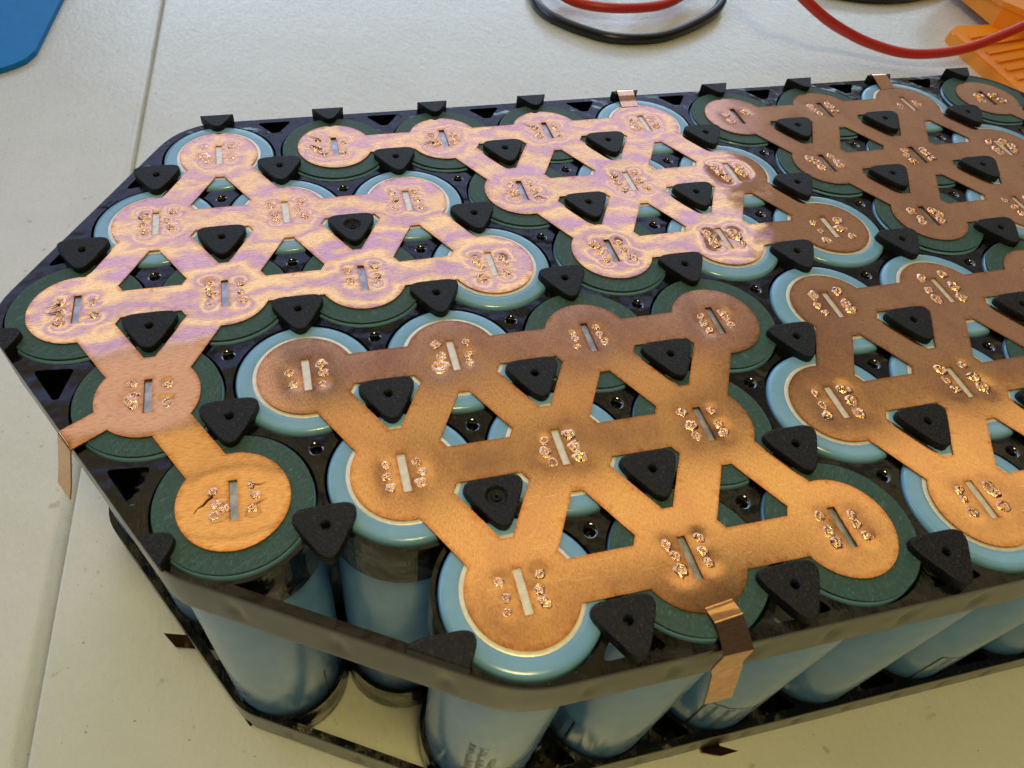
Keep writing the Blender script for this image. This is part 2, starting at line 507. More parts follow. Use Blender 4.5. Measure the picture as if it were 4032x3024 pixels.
def edge_windows():
    """triangular windows between the rim and the outer cells"""
    W = []
    for k in range(8):                                              # back edge
        x = 11.3+22.6*k
        W.append([(x-3.6, 11.4), (x-.7, 7.4), (x+.7, 7.4), (x+3.6, 11.4)])
    for k in range(3, 9):                                           # front edge
        x = 22.6*k
        if k >= 2: W.append([(x-.8, -103.4), (x-4.4, -107.9), (x+4.4, -107.9), (x+.8, -103.4)])
    W.append([(45.2-.8, -103.4), (45.2-4.4, -107.9), (45.2+4.4, -107.9), (45.2+.8, -103.4)])
    for k in range(2):                                              # lower left edge
        ox, oy = -11.3*k, 19.57*k
        W.append([(-16.6+ox, -70.0+oy), (-13.2+ox, -76.2+oy), (-12.4+ox, -76.2+oy), (-10.7+ox, -70.6+oy)])
    for k in range(2):                                              # upper left edge
        ox, oy = -11.3-11.3*k, -6.52-19.57*k
        n = (-R3, .5); t = (.5, R3)
        f = lambda a, b: (ox+n[0]*a+t[0]*b, oy+n[1]*a+t[1]*b)
        W.append([f(4.4, 4.2), f(4.4, -4.2), f(.6, -.8), f(.6, .8)][::-1])
    seen, out = set(), []
    for w in W:
        key = (round(w[0][0]), round(w[0][1]))
        if key in seen: continue
        seen.add(key); out.append(round_poly(w, .55, 3))
    return out
SOCKETS = []
for r in range(0, 5):
    for i in ROWN[r]:
        x, y = cxy(r, i); y -= PITCH/math.sqrt(3)
        if edge_dist(x, y) > 9 and math.hypot(x-22.6, y+91.3) > 2:
            SOCKETS.append((x, y))
HOLD_H = 9.4
def holder_mesh(sockets):
    holes = [circle(*cxy(r, i), 10.85, 60) for r, i in CELLS]
    holes.append(missing_void())
    holes += edge_windows()
    if sockets: holes += [circle(x, y, 1.1, 14) for x, y in SOCKETS]
    mb = MB()
    slab(mb, outline(0.12), holes, 0, HOLD_H, 0, 0, walls=False)
    for h in holes: wall(mb, h, 0 if len(h) != 14 else HOLD_H-2.2, HOLD_H, 0)
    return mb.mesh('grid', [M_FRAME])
def rim_mesh():
    """outer band with the little ejector dents"""
    o = outline(0.0)
    # resample at about 0.9 mm
    pts = []
    for i in range(len(o)):
        a, b = o[i], o[(i+1) % len(o)]
        n = max(1, int(math.hypot(b[0]-a[0], b[1]-a[1])/.8))
        pts += [(a[0]+(b[0]-a[0])*k/n, a[1]+(b[1]-a[1])*k/n) for k in range(n)]
    dents = [(39.6+11.3*k, -109.46) for k in range(-0, 14)]+[(22.9, -104.9), (10.9, -97.9), (-1.2, -91.0)]+[(-14.5-11.3*k*.5, -77.0+19.57*.5*k) for k in range(4)]
    zs = [0, .18, .6, 1.2, 1.8, 2.4, 3.0, 3.6, 4.2, 4.8, 5.4, 6.0, 6.8, 7.6, 8.6, 9.2, 9.4]
    mb = MB(); vs = []
    N = len(pts)
    for j, z in enumerate(zs):
        ins = .12 if j in (0, len(zs)-1) else (.03 if j in (1, len(zs)-2) else 0)
        for k, (x, y) in enumerate(pts):
            a, b = pts[k-1], pts[(k+1) % N]
            tx, ty = b[0]-a[0], b[1]-a[1]; L = math.hypot(tx, ty); nx, ny = ty/L, -tx/L
            dd = ins+.05*noise.noise(Vector((x*.12, y*.12, z*.2)))
            for dx, dy in dents:
                q = (x-dx)*tx/L+(y-dy)*ty/L
                off = abs((x-dx)*nx+(y-dy)*ny)
                if abs(q) < 4 and off < 3:
                    dd += .42*math.exp(-(q/.75)**2-((z-4.4+.8*q)/2.3)**2)
            vs.append((x-nx*dd, y-ny*dd, z))
    fs = [(j*N+k, j*N+(k+1) % N, (j+1)*N+(k+1) % N, (j+1)*N+k) for j in range(len(zs)-1) for k in range(N)]
    mb.add(vs, fs)
    # inner face of the band (seen across the empty pocket)
    return mb.mesh('rim', [M_RIM], True)
def pad_poly(): 
    r = 3.02
    pts = [(2*r*math.cos(a), 2*r*math.sin(a)) for a in (math.radians(-90), math.radians(30), math.radians(150))]
    return round_poly(pts, 1.9, 7)
def pad_mesh(poly, c, style):
    """style: 0 plain, 1 small funnel, 2 wide cup"""
    mb = MB(); h0, h1 = 0.0, 1.8
    g = (sum(p[0] for p in poly)/len(poly), sum(p[1] for p in poly)/len(poly))
    inn = [(g[0]+(p[0]-g[0])*.93, g[1]+(p[1]-g[1])*.93) for p in poly]
    mid = [(g[0]+(p[0]-g[0])*.985, g[1]+(p[1]-g[1])*.985) for p in poly]
    n = len(poly)
    holes = []
    rr = {0: 0, 1: .78, 2: 1.6}[style]
    if style: holes = [circle(c[0], c[1], rr, 20)]
    P, F = triangulate(inn, holes)
    mb.add([(p[0], p[1], h1) for p in P], [tuple(f) for f in F], 0)
    vs = [(p[0], p[1], h1) for p in inn]+[(p[0], p[1], h1-.07) for p in mid]+[(p[0], p[1], h1-.28) for p in poly]+[(p[0], p[1], h0) for p in poly]
    mb.add(vs, [(j*n+i, (j+1)*n+i, (j+1)*n+(i+1) % n, j*n+(i+1) % n) for j in range(3) for i in range(n)], 0)
    if style == 1:
        v, f = lathe([(.78, h1), (.62, h1-.12), (.46, h1-.45), (.40, h1-1.5)], 20, True)
        mb.add([(x+c[0], y+c[1], z) for x, y, z in v], [q[::-1] for q in f], 0)
    if style == 2:
        v, f = lathe([(1.6, h1), (1.42, h1-.16), (1.2, h1-.42), (.62, h1-.62), (.50, h1-.40), (.30, h1-.38), (.24, h1-.8)], 20, True)
        mb.add([(x+c[0], y+c[1], z) for x, y, z in v], [q[::-1] for q in f], 0)
    return mb.mesh('spacer_pad', [M_PAD])
def pads():
    out = []
    for r in range(-1, 6):
        for i in range(-2, 12):
            rx = ROWX[r] if r >= 0 else -.5
            x, y = (rx+i)*PITCH+PITCH/2, -r*ROWH-PITCH/(2*math.sqrt(3))
            d = edge_dist(x, y)
            if d < -1.2: continue
            if math.hypot(x+22.6, y+65.2) < 2: continue           # the left busbar tab crosses here
            out.append((x, y, d))
    return out
PADS = pads()
BASE_PAD = pad_poly()
PAD_MESH = {s: pad_mesh(BASE_PAD, (0, 0), s) for s in (1, 2)}
CUPS = [(22.6, -26.1+0.0), (33.9, -84.81), (124.3, -26.1)]
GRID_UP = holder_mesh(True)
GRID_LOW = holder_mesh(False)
RIM = rim_mesh()
sv, sf = lathe([(1.1, 0), (.92, -.07), (.72, -.28), (.55, -.7), (.48, -2.2)], 14, True)
smb = MB(); smb.add(sv, [q[::-1] for q in sf]); SOCK = smb.mesh('peg_socket', [M_PIT], True)
def holder(zb, grid, upper):
    root = obj('cell_holder', None, None, (0, 0, zb))
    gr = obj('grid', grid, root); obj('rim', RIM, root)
    for x, y, d in PADS:
        if not upper and d > 9: continue
        if d > 4.6:
            s = 2 if any(math.hypot(x-a, y-b) < 2 for a, b in CUPS) else 1
            me = PAD_MESH[s]
        else:
            poly = [(x+a, y+b) for a, b in BASE_PAD]
            for n, dd in EDGES: poly = clip_half(poly, n, dd-.1)
            if len(poly) < 3: continue
            if y > 10 and min(abs(x-90.4), abs(x-158.2)) < 2: poly = clip_half(poly, (0, -1), -11.3)
            poly = [(a-x, b-y) for a, b in poly]
            s = 1 if d > 1.5 and d > 5 else 0
            me = pad_mesh(poly, (0, 0), s)
        o = obj('spacer_pad', me, root, (x, y, HOLD_H+.002))
        if upper and y > 10 and min(abs(x-90.4), abs(x-158.2)) < 2: o.scale = (1, 1, .74)
        if not upper:
            o.location.z = -.002*S; o.scale = (1, 1, -(-zb-69.6+1.6)/1.8 if False else -.86)
    if upper:
        for x, y in SOCKETS: obj('peg_socket', SOCK, gr, (x, y, HOLD_H))
    return root
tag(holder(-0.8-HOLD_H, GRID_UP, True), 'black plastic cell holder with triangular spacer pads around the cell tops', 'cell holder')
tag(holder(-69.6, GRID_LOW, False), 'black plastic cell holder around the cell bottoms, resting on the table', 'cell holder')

# ------------------------------------------------------------------ battery cells
CZ = -70.0
wv, wf = lathe([(8.2, 0), (10.2, .1), (10.5, .8), (10.5, 30), (10.5, 68.75), (10.46, 69.05), (10.34, 69.32), (10.14, 69.51), (9.85, 69.62), (9.4, 69.66), (8.6, 69.69), (8.0, 69.70), (7.88, 69.62), (7.86, 69.3)], 72)
mb = MB(); mb.add(wv, wf); WRAP_NEG = mb.mesh('wrapper', [M_BLUE], True)
wv, wf = lathe([(8.2, 0), (10.2, .1), (10.5, .8), (10.5, 30), (10.5, 68.2), (10.46, 68.8), (10.3, 69.2), (9.9, 69.42), (9.0, 69.46), (6.5, 69.46)], 72)
mb = MB(); mb.add(wv, wf); WRAP_POS = mb.mesh('wrapper', [M_BLUE], True)
cv, cf = lathe([(7.95, 69.40), (7.95, 69.70), (7.8, 69.735), (4.0, 69.74)], 56, True)
mb = MB(); mb.add(cv, cf); CAN_END = mb.mesh('can_end', [M_NICKEL], False)
cv, cf = lathe([(6.6, 69.1), (5.6, 69.25), (5.4, 69.55), (5.0, 69.62), (2.0, 69.62)], 40, True)
mb = MB(); mb.add(cv, cf); POS_CAP = mb.mesh('positive_cap', [M_CAP], False)
iv, jf = lathe([(6.1, 69.5), (6.1, 69.74), (6.15, 69.765), (10.25, 69.765), (10.33, 69.73), (10.33, 69.48)], 72)
mb = MB(); mb.add(iv, [f[::-1] for f in jf]); RING = mb.mesh('insulator_ring', [M_GREEN], False)
ORD = ['first', 'second', 'third', 'fourth', 'fifth', 'sixth', 'seventh', 'eighth', 'ninth', 'tenth', 'eleventh']
ROWNAME = ['the rearmost row', 'the second row from the back', 'the third row from the back', 'the third row from the front', 'the second row from the front', 'the frontmost row']
ROOTS, WRAPS = {}, {}
for r, i in CELLS:
    x, y = cxy(r, i)
    root = obj('battery_cell', None, None, (x, y, CZ))
    k = i-min(ROWN[r])
    g = (r, i) in GREEN
    where = ('leftmost' if k == 0 else ORD[k]+' from the left')+' in '+ROWNAME[r]
    tag(root, ('green-ringed battery cell, ' if g else 'blue-rimmed battery cell, ')+where, 'battery cell', 'cylindrical cells standing in the holder')
    ROOTS[(r, i)] = root
    WRAPS[(r, i)] = obj('wrapper', WRAP_POS if g else WRAP_NEG, root)
    obj('positive_cap' if g else 'can_end', POS_CAP if g else CAN_END, root)
    if g:
        rg = obj('insulator_ring', RING, root, (0, 0, 0), random.Random(r*7+i).uniform(0, 6.28))

# printed marks on the wrappers that face the camera
def text_mesh_pts(body, size):
    c = bpy.data.curves.new('t', 'FONT'); c.body = body; c.size = size; c.resolution_u = 2
    o = bpy.data.objects.new('t', c); COL.objects.link(o)
    dg = bpy.context.evaluated_depsgraph_get(); dg.update()
    me = bpy.data.meshes.new_from_object(o.evaluated_get(dg))
    vs = [tuple(v.co) for v in me.vertices]; fs = [tuple(p.vertices) for p in me.polygons]
    bpy.data.objects.remove(o); bpy.data.curves.remove(c); bpy.data.meshes.remove(me)
    return vs, fs
def on_cyl(s, z, a0, rad=10.535):
    a = a0+s/10.5
    return (rad*math.cos(a), rad*math.sin(a), z)
def label_box(cell, ang, z_top, sgn, lines):
    """outlined box; one upright edge at ang, the box running sgn-wise round the cell"""
    a0 = math.radians(ang); mb = MB()
    def patch(s0, s1, z0, z1, n):
        vs = [];
        for k in range(n+1):
            s = s0+(s1-s0)*k/n; vs += [on_cyl(s, z0, a0), on_cyl(s, z1, a0)]
        mb.add(vs, [(2*k, 2*k+2, 2*k+3, 2*k+1) for k in range(n)])
    zt = z_top-CZ
    w, h = 13.0*sgn, 24.0
    patch(0, .42*sgn, zt-h, zt, 1); patch(0, w, zt-.30, zt, 16)
    s = 1.6*sgn if sgn > 0 else -2.9
    for body, size in lines:
        vs, fs = text_mesh_pts(body, size)
        mb.add([on_cyl(s+v[1], zt-.9-v[0], a0, 10.54) for v in vs], fs)
        s += 2.3*sgn
    o = obj('printed_label', mb.mesh('printed_label', [M_INK]), WRAPS[cell])
    return o
label_box((5, 3), -132.3, -46.8, 1, (('www.lymd.com', 1.5), ('Seed used not', 2.1), ('CN loaned', 1.9), ('nmc 21700', 1.6)))
label_box((5, 5), -112.0, -48.5, 1, (('0000 lymd', 1.7), ('Seed used not', 2.1), ('CN loaned', 1.9)))
label_box((5, 2), -144.0, -47.4, -1, (('WARNM nt', 2.2), ('used not', 2.1), ('CN loan', 1.9)))
label_box((4, 0), -48.8, -49.0, 1, (('0 0 8', 1.5), ('Seed used', 2.0), ('CN loan', 1.9)))
def date_code(cell, a_deg, z0):
    rnd = random.Random(4); mb = MB(); a0 = math.radians(a_deg)
    for col, (s, w, top) in enumerate(((0, 1.5, 0), (1.75, 1.6, 1.2), (3.7, 1.5, 7.0))):
        z = z0-CZ-top
        while z > z0-CZ-22:
            hgt = rnd.uniform(.14, .24)
            s0 = s+rnd.uniform(0, .25); s1 = s+w-rnd.uniform(0, .45)
            if rnd.random() < .3: s1 = s0+rnd.uniform(.35, .7)
            mb.add([on_cyl(s0, z, a0), on_cyl(s1, z+rnd.uniform(-.1, .1), a0), on_cyl(s1, z-hgt, a0), on_cyl(s0, z-hgt, a0)], [(0, 3, 2, 1)])
            z -= hgt+rnd.uniform(.18, .42)
    obj('printed_date_code', mb.mesh('printed_date_code', [M_INK2]), WRAPS[cell])
date_code((5, 1), -127.5, -32.5)

# ------------------------------------------------------------------ copper busbars
HW, RD, TH = 2.98, 7.35, 0.20
AA = math.asin(HW/RD)
def neighbours(a):
    x, y = cxy(*a); out = {}
    for b in CELLS:
        if b == a: continue
        dx, dy = cxy(*b)[0]-x, cxy(*b)[1]-y
        if math.hypot(dx, dy) < PITCH*1.05: out[int(round(math.degrees(math.atan2(dy, dx))/60)) % 6] = b
    return out
def cell_outline(a, links, tab=None):
    x, y = cxy(*a); nb = neighbours(a)
    pts = []
    def pol(r, t): return (x+r*math.cos(t), y+r*math.sin(t))
    arms = [(k*math.pi/3, HW, PITCH/2, True) for k in range(6) if k in nb and frozenset((a, nb[k])) in links]
    if tab: arms.append((math.radians(tab[0]), tab[1], tab[2], False))
    arms.sort()
    if not arms: return circle(x, y, RD, 72)
    for q, (t, hw, L, shared) in enumerate(arms):
        aa = math.asin(hw/RD); st = math.cos(aa)*RD
        c, s = math.cos(t), math.sin(t)
        loc = lambda u, v: (x+c*u-s*v, y+s*u+c*v)
        pts += [loc(st+(L-st)*f, -hw-e) for f, e in ((0, 0), (.33, .02), (.66, .02), (1, 0))]
        if shared:
            sg = 1 if t < math.pi-.1 else -1              # the same tiny jog from both sides keeps the joint free of slivers
            pts += [loc(L+sg*e, v) for v, e in ((-1.5, .04), (0, .06), (1.5, .04))]
        pts += [loc(st+(L-st)*f, hw+e) for f, e in ((1, 0), (.66, .02), (.33, .02), (0, 0))]
        t2, hw2 = arms[(q+1) % len(arms)][:2]
        if q == len(arms)-1: t2 += 2*math.pi
        a0, a1 = t+aa, t2-math.asin(hw2/RD)
        n = max(1, int((a1-a0)/math.radians(5)))
        pts += [pol(RD, a0+(a1-a0)*k/n) for k in range(1, n)]
    return pts
WELD_MESH = []
def weld_variant(seed, hole=False):
    rnd = random.Random(seed); mb = MB(); seg, rings = 16, 8
    off = Vector((seed*3.7, seed*1.9, 0)); vs = []
    for j in range(rings+1):
        u = j/rings
        for k in range(seg):
            a = 2*math.pi*k/seg
            wob = 1+.42*noise.noise(Vector((math.cos(a)*1.3, math.sin(a)*1.3, seed*2.1)))
            rr = u*wob
            x, y = rr*math.cos(a), rr*math.sin(a)
            nz = noise.noise(Vector((x*2.6, y*2.6, 0))+off)
            h = .20*math.exp(-((u-.60)/.24)**2)*(1+1.5*nz)+.13*math.exp(-(u/.34)**2)*(0 if hole else 1)-.10*math.exp(-((u-.36)/.12)**2)
            h += (.20*nz+.14*noise.noise(Vector((x*5.2, y*5.2, 3))+off))*(1-u*u)
            if hole: h -= .55*math.exp(-(u/.34)**2)
            if j == rings: h = -.06
            vs.append((x, y, h))
    fs, ms = [], []
    for j in range(rings):
        for k in range(seg):
            f = (j*seg+k, (j+1)*seg+k, (j+1)*seg+(k+1) % seg, j*seg+(k+1) % seg)
            fs.append(f)
            c = [sum(vs[q][d] for q in f)/4 for d in range(3)]
            dark = noise.noise(Vector((c[0]*1.7, c[1]*1.7, 5.0))+off) > .42 and j > 3
            ms.append(1 if dark or (hole and j < 3) else 0)
    mb.v, mb.f, mb.m = vs, fs, ms
    return mb.mesh('weld_spot', [M_WELD, M_SOOT], True)
WELD_MESH = [weld_variant(s) for s in range(1, 11)]
WELD_HOLE = [weld_variant(s, True) for s in (21, 22)]
WELDS={(0,0):[(-2.72,2.76,0.75),(-2.99,-0.23,1.18),(-2.06,-1.84,0.86),(2.47,2.52,0.75),(2.47,-0.96,0.96)],
(1,0):[(-1.87,2.21,0.95),(-2.32,-0.03,0.66),(-1.82,-2.19,0.85),(2.95,2.77,0.66),(2.02,0.38,0.66),(2.59,-1.47,0.76)],
(0,1):[(-3.17,2.81,0.8),(-2.53,-1.75,1.37),(-4.0,-0.23,0.91),(1.85,1.02,0.68),(1.3,-2.26,0.68)],
(0,2):[(-2.61,1.53,0.72),(-2.3,-1.52,1.33),(2.04,1.18,0.84),(2.41,-0.74,0.72),(1.33,-1.99,0.72)],
(1,1):[(-2.43,2.29,0.71),(-2.03,-0.19,0.81),(-1.93,-1.85,0.71),(2.86,2.47,0.61),(2.22,0.49,0.61),(3.16,-1.69,0.71)],
(1,2):[(-2.46,2.88,0.76),(-2.37,0.63,0.76),(-2.92,-1.9,0.65),(1.63,2.57,0.65),(1.93,0.28,0.65),(2.08,-2.06,0.76)],
(2,2):[(-2.41,2.09,0.67),(-2.32,-0.45,0.86),(2.41,2.45,0.77),(2.49,0.19,0.77),(2.27,-1.19,0.67)],
(2,3):[(-2.62,1.55,0.82),(-2.07,-0.36,0.72),(-2.41,-3.07,1.13),(2.23,1.12,0.82),(2.37,-0.07,0.72),(1.9,-2.63,0.82)],
(0,3):[(-2.55,1.48,0.77),(-2.29,-0.49,0.64),(-2.44,-1.91,0.77),(1.78,1.19,0.64),(2.23,-0.09,0.77),(2.1,-2.25,0.64)],
(0,4):[(-2.66,1.07,0.81),(-2.63,-1.45,1.08),(1.8,1.28,0.81),(2.23,-1.31,0.94)],
(0,5):[(-2.33,0.98,0.85),(-2.21,-1.64,1.0),(2.23,1.49,0.71),(2.77,0.36,0.71)],
(1,3):[(-1.73,2.1,0.69),(-2.01,-0.7,1.15),(2.06,1.78,0.69),(2.22,-0.7,0.81),(2.56,-2.55,0.69)],
(1,4):[(-2.79,2.26,0.98),(-2.73,-0.08,0.86),(-2.24,-2.65,0.86),(1.88,2.27,0.73),(1.82,-0.29,0.86),(2.65,-2.92,0.61)],
(1,5):[(-2.88,1.75,0.91),(-2.34,-0.09,1.3),(-1.9,-2.1,0.91),(2.25,1.28,0.91),(1.92,-0.23,0.91),(2.48,-1.41,0.78)],
(2,4):[(-2.47,1.93,1.32),(-2.2,0.31,0.88),(-1.84,-2.32,0.77),(1.99,1.95,0.77),(2.33,-0.04,0.88),(3.12,-2.42,0.88)],
(2,5):[(-2.63,1.89,0.82),(-2.4,-0.34,1.17),(-2.48,-1.59,0.94),(2.48,1.3,1.05),(2.82,0.14,0.94),(2.76,-2.04,0.82)],
(0,6):[(-2.59,1.94,0.9),(-2.41,0.29,0.75),(-2.07,-1.36,0.9),(2.1,2.49,0.9),(2.41,1.08,0.9),(2.26,-0.81,0.9)],
(0,7):[(-2.41,-0.24,0.79),(2.24,0.63,0.79),(2.47,-0.53,0.95)],
(0,8):[(-1.52,1.08,1.33),(-2.19,-1.16,1.33),(2.42,0.92,1.33),(3.07,-1.49,1.16)],
(1,6):[(-3.05,2.04,0.96),(-2.12,0.53,1.1),(-2.0,-1.31,0.96),(2.18,2.04,0.96),(2.54,0.36,0.82),(2.47,-1.24,0.96)],
(1,7):[(-1.93,1.89,0.87),(-2.56,0.29,0.73),(-2.47,-2.09,1.6),(2.39,1.32,1.02),(2.49,0.1,0.87),(2.57,-1.58,0.87)],
(1,8):[(-2.04,2.35,1.07),(-2.19,-0.38,1.07),(-2.17,-1.61,1.23),(1.69,1.87,1.53),(2.44,0.26,1.38),(1.91,-1.41,1.07)],
(2,6):[(-2.63,1.63,0.87),(-2.46,-0.88,0.62),(-2.75,-3.63,0.87),(2.81,1.59,1.0),(2.03,-0.8,1.25),(3.02,-3.21,0.87)],
(2,7):[(-2.69,1.99,1.19),(-2.11,-0.3,0.8),(-2.48,-1.63,0.93),(1.89,1.53,0.93),(2.56,0.21,1.06),(1.63,-1.65,1.06)],
(2,0):[(-2.5,1.89,0.83),(-2.27,-0.41,0.75),(-2.36,-2.33,0.99),(2.32,1.23,0.66),(2.64,-1.79,0.75)],
(2,1):[(-2.5,2.31,0.89),(-2.14,0.14,0.89),(-2.57,-1.99,0.71),(2.62,1.78,0.71),(2.55,-0.02,0.71),(2.77,-1.99,0.8)],
(3,0):[(-2.18,2.53,0.77),(-2.24,-0.05,1.15),(-2.0,-1.47,0.77),(2.74,1.66,0.69),(2.7,-1.52,0.77)],
(3,1):[(-2.55,0.77,0.75),(-2.1,-1.65,0.67),(2.33,1.68,0.83),(2.52,-0.13,0.83),(2.2,-2.18,0.58)],
(3,2):[(-2.27,2.59,0.81),(-1.88,0.11,0.81),(-2.53,-2.0,1.17),(2.58,2.3,0.63),(2.52,-0.12,0.63),(2.22,-1.79,0.63)],
(4,1):[(-2.33,1.59,0.62),(-2.45,-0.23,0.62),(-2.18,-2.19,0.7),(1.93,1.31,0.7),(2.41,-0.34,0.7),(2.02,-1.89,0.78)],
(3,3):[(-2.38,1.34,0.58),(-2.38,0.07,0.68),(-2.61,-1.55,0.68),(1.88,1.9,0.68),(1.96,0.31,0.68),(2.2,-1.41,0.78)],
(3,4):[(-2.05,1.19,0.73),(-2.27,-0.26,0.73),(-1.96,-2.06,0.73),(2.12,1.54,0.73),(2.27,0.16,0.73),(2.28,-1.46,0.73)],
(4,2):[(-1.98,1.47,0.68),(-2.43,-0.42,0.85),(-1.86,-2.36,0.76),(1.96,1.75,0.93),(2.04,-0.28,0.93),(2.25,-2.17,0.93)],
(4,3):[(-2.53,2.59,0.83),(-2.04,0.02,0.92),(-2.22,-1.91,0.83),(2.16,2.1,0.64),(2.15,-0.52,0.83),(2.28,-1.94,0.83)],
(3,5):[(-2.13,2.56,1.01),(-2.85,0.3,0.9),(-2.39,-1.64,0.78),(2.65,2.9,0.9),(2.56,-0.12,1.01),(2.58,-1.69,1.01)],
(3,6):[(-1.92,3.49,0.96),(-2.64,0.26,0.84),(-2.58,-2.02,1.08),(2.78,3.76,1.08),(2.94,0.52,1.08),(2.37,-2.35,1.08)],
(4,4):[(-2.47,2.28,0.7),(-2.55,-0.09,0.7),(-2.89,-2.12,0.99),(2.54,2.15,1.09),(2.56,-0.14,1.09),(2.32,-2.46,1.09)],
(4,5):[(-1.58,2.97,1.18),(-2.0,0.62,0.75),(-1.53,-1.31,0.86),(2.84,3.15,0.86),(3.13,0.51,1.07),(3.27,-1.64,1.07)],
(4,0):[(-2.59,1.71,0.71),(-2.15,-0.19,0.71),(-1.22,-1.03,0.57),(-2.58,-1.88,0.64),(2.35,1.93,0.5),(2.83,0.18,0.64),(2.33,-1.63,0.57)],
(5,1):[(-2.54,1.71,0.72),(-2.25,-0.5,0.58),(-2.63,-2.2,0.65),(2.74,1.74,0.65),(2.06,-0.23,0.72),(2.35,-1.93,0.86)],
(5,2):[(-2.28,2.34,0.79),(-1.79,0.62,0.71),(-1.88,-1.4,1.03),(2.38,2.43,0.71),(2.18,0.64,0.71),(2.26,-1.09,0.71)],
(5,3):[(-2.08,2.18,0.78),(-2.12,-0.14,0.78),(-2.11,-2.03,0.86),(2.44,1.49,0.69),(2.35,-0.05,0.78),(2.84,-1.88,0.78)],
(5,4):[(-2.32,1.92,0.85),(-2.55,0.51,0.66),(-2.7,-1.6,0.75),(2.42,1.64,0.94),(2.81,0.51,0.85),(2.42,-1.69,0.94)]}
HOLES = {((4, 2), 0), ((4, 2), 2), ((4, 4), 1), ((2, 0), 2), ((4, 0), 3), ((5, 4), 5)}
def welds_for(a):
    if a in WELDS: return WELDS[a]
    rnd = random.Random(a[0]*100+a[1])
    return [(sx*2.35+rnd.uniform(-.35, .35), yy+rnd.uniform(-.35, .35), rnd.uniform(.65, .95)) for sx in (-1, 1) for yy in (2, 0, -2)]
def wave(x, y, seed):
    k = .16 if seed > 2 else .20+.80*min(1, max(0, (y+58)/16))
    v = Vector((x*.055, y*.055, seed*7.3))
    h = .075*noise.noise(v)+k*(.018*noise.noise(v*3.1)+.011*noise.noise(Vector((x*.26, y*.34, seed)))+.006*noise.noise(Vector((x*.62, y*.75, seed))))
    return h
def busbar(cells, links, material, label, seed, tab=None):
    links = {frozenset(l) for l in links}
    pc = [cxy(*c) for c in cells]
    ox, oy = sum(p[0] for p in pc)/len(pc), sum(p[1] for p in pc)/len(pc)
    root = obj('copper_busbar', None, None, (ox, oy, 0))
    tag(root, label, 'busbar', 'copper busbar plates welded on the cells')
    index, V2, T = {}, [], []
    allw = []
    for a in cells:
        x, y = cxy(*a)
        out = cell_outline(a, links, tab[1] if tab and tab[0] == a else None)
        sx, sy = .575, 3.05
        slot = [(x+p*sx, y+q*sy) for p, q in ((-1, -1), (0, -1), (1, -1), (1, -.5), (1, 0), (1, .5), (1, 1), (0, 1), (-1, 1), (-1, .5), (-1, 0), (-1, -.5))]
        rnd = random.Random(seed*1000+a[0]*50+a[1])
        gx, gy = [], []
        st = .85
        ny = int(26/(st*R3))
        for j in range(ny):
            for k in range(int(26/st)):
                gx.append(x-13+(k+.5*(j % 2))*st+rnd.uniform(-.08, .08)); gy.append(y-13+j*st*R3+rnd.uniform(-.08, .08))
        gx, gy = np.array(gx), np.array(gy)
        ok = in_poly(gx, gy, out)
        ok &= ~((abs(gx-x) < sx+.3) & (abs(gy-y) < sy+.3))
        # keep clear of the boundary
        bp_ = np.array(out); be = np.roll(bp_, -1, 0)
        for p, q in zip(bp_, be):
            d = q-p; L2 = d@d
            if L2 < 1e-12: continue
            t = np.clip(((gx-p[0])*d[0]+(gy-p[1])*d[1])/L2, 0, 1)
            ok &= np.hypot(gx-p[0]-t*d[0], gy-p[1]-t*d[1]) > .28
        P, F = triangulate(out, [slot], np.c_[gx[ok], gy[ok]])
        m = []
        for px, py in P:
            key = (round(px*100+.137), round(py*100+.137))
            if key not in index:
                index[key] = len(V2); V2.append((px, py))
            m.append(index[key])
        for f in F:
            t = (m[f[0]], m[f[1]], m[f[2]])
            if len(set(t)) == 3: T.append(t)
        for q, (wx, wy, wr) in enumerate(welds_for(a)): allw.append((a, q, x+wx, y+wy, wr))
    V2 = np.array(V2)
    Z = np.array([wave(px, py, seed) for px, py in V2])
    scorch = np.zeros(len(V2))
    for c in pc:                                     # the electrodes press every pad into a shallow dish
        rd = np.hypot(V2[:, 0]-c[0], (V2[:, 1]-c[1])*.85)
        Z -= (.060 if seed < 3 else .03)*np.exp(-(rd/4.2)**2)
    rnd = random.Random(seed)
    for a, q, wx, wy, wr in allw:
        d = np.hypot(V2[:, 0]-wx, V2[:, 1]-wy)
        Z -= .07*np.exp(-(d/(wr*1.5))**2)*rnd.uniform(.4, 1.5)
        scorch = np.maximum(scorch, np.exp(-(d/(wr*1.15))**2)*rnd.choice((.2, .35, .5, .7, .95)))
    nV = len(V2)
    # boundary edges -> walls
    cnt = {}
    for t in T:
        for e in ((t[0], t[1]), (t[1], t[2]), (t[2], t[0])):
            cnt[e] = cnt.get(e, 0)+1
    border = [e for e in cnt if (e[1], e[0]) not in cnt]
    for e in border:
        scorch[e[0]] = max(scorch[e[0]], rnd.uniform(.55, .9))
    vs = [(V2[k][0]-ox, V2[k][1]-oy, Z[k]) for k in range(nV)]+[(V2[k][0]-ox, V2[k][1]-oy, Z[k]-TH) for k in range(nV)]
    fs = [tuple(t) for t in T]+[(t[2]+nV, t[1]+nV, t[0]+nV) for t in T]
    ms = [0]*len(fs)
    b = len(vs)
    for e0, e1 in border:
        vs += [vs[e0], vs[e1], vs[e1+nV], vs[e0+nV]]
        fs.append((b+1, b, b+3, b+2)); ms.append(1); b += 4
    me = new_mesh('plate', vs, fs, True, [material, M_CUT], ms)
    at = me.attributes.new('scorch', 'FLOAT', 'POINT')
    at.data.foreach_set('value', list(scorch)+[0.0]*(len(vs)-nV))
    plate = obj('plate', me, root)
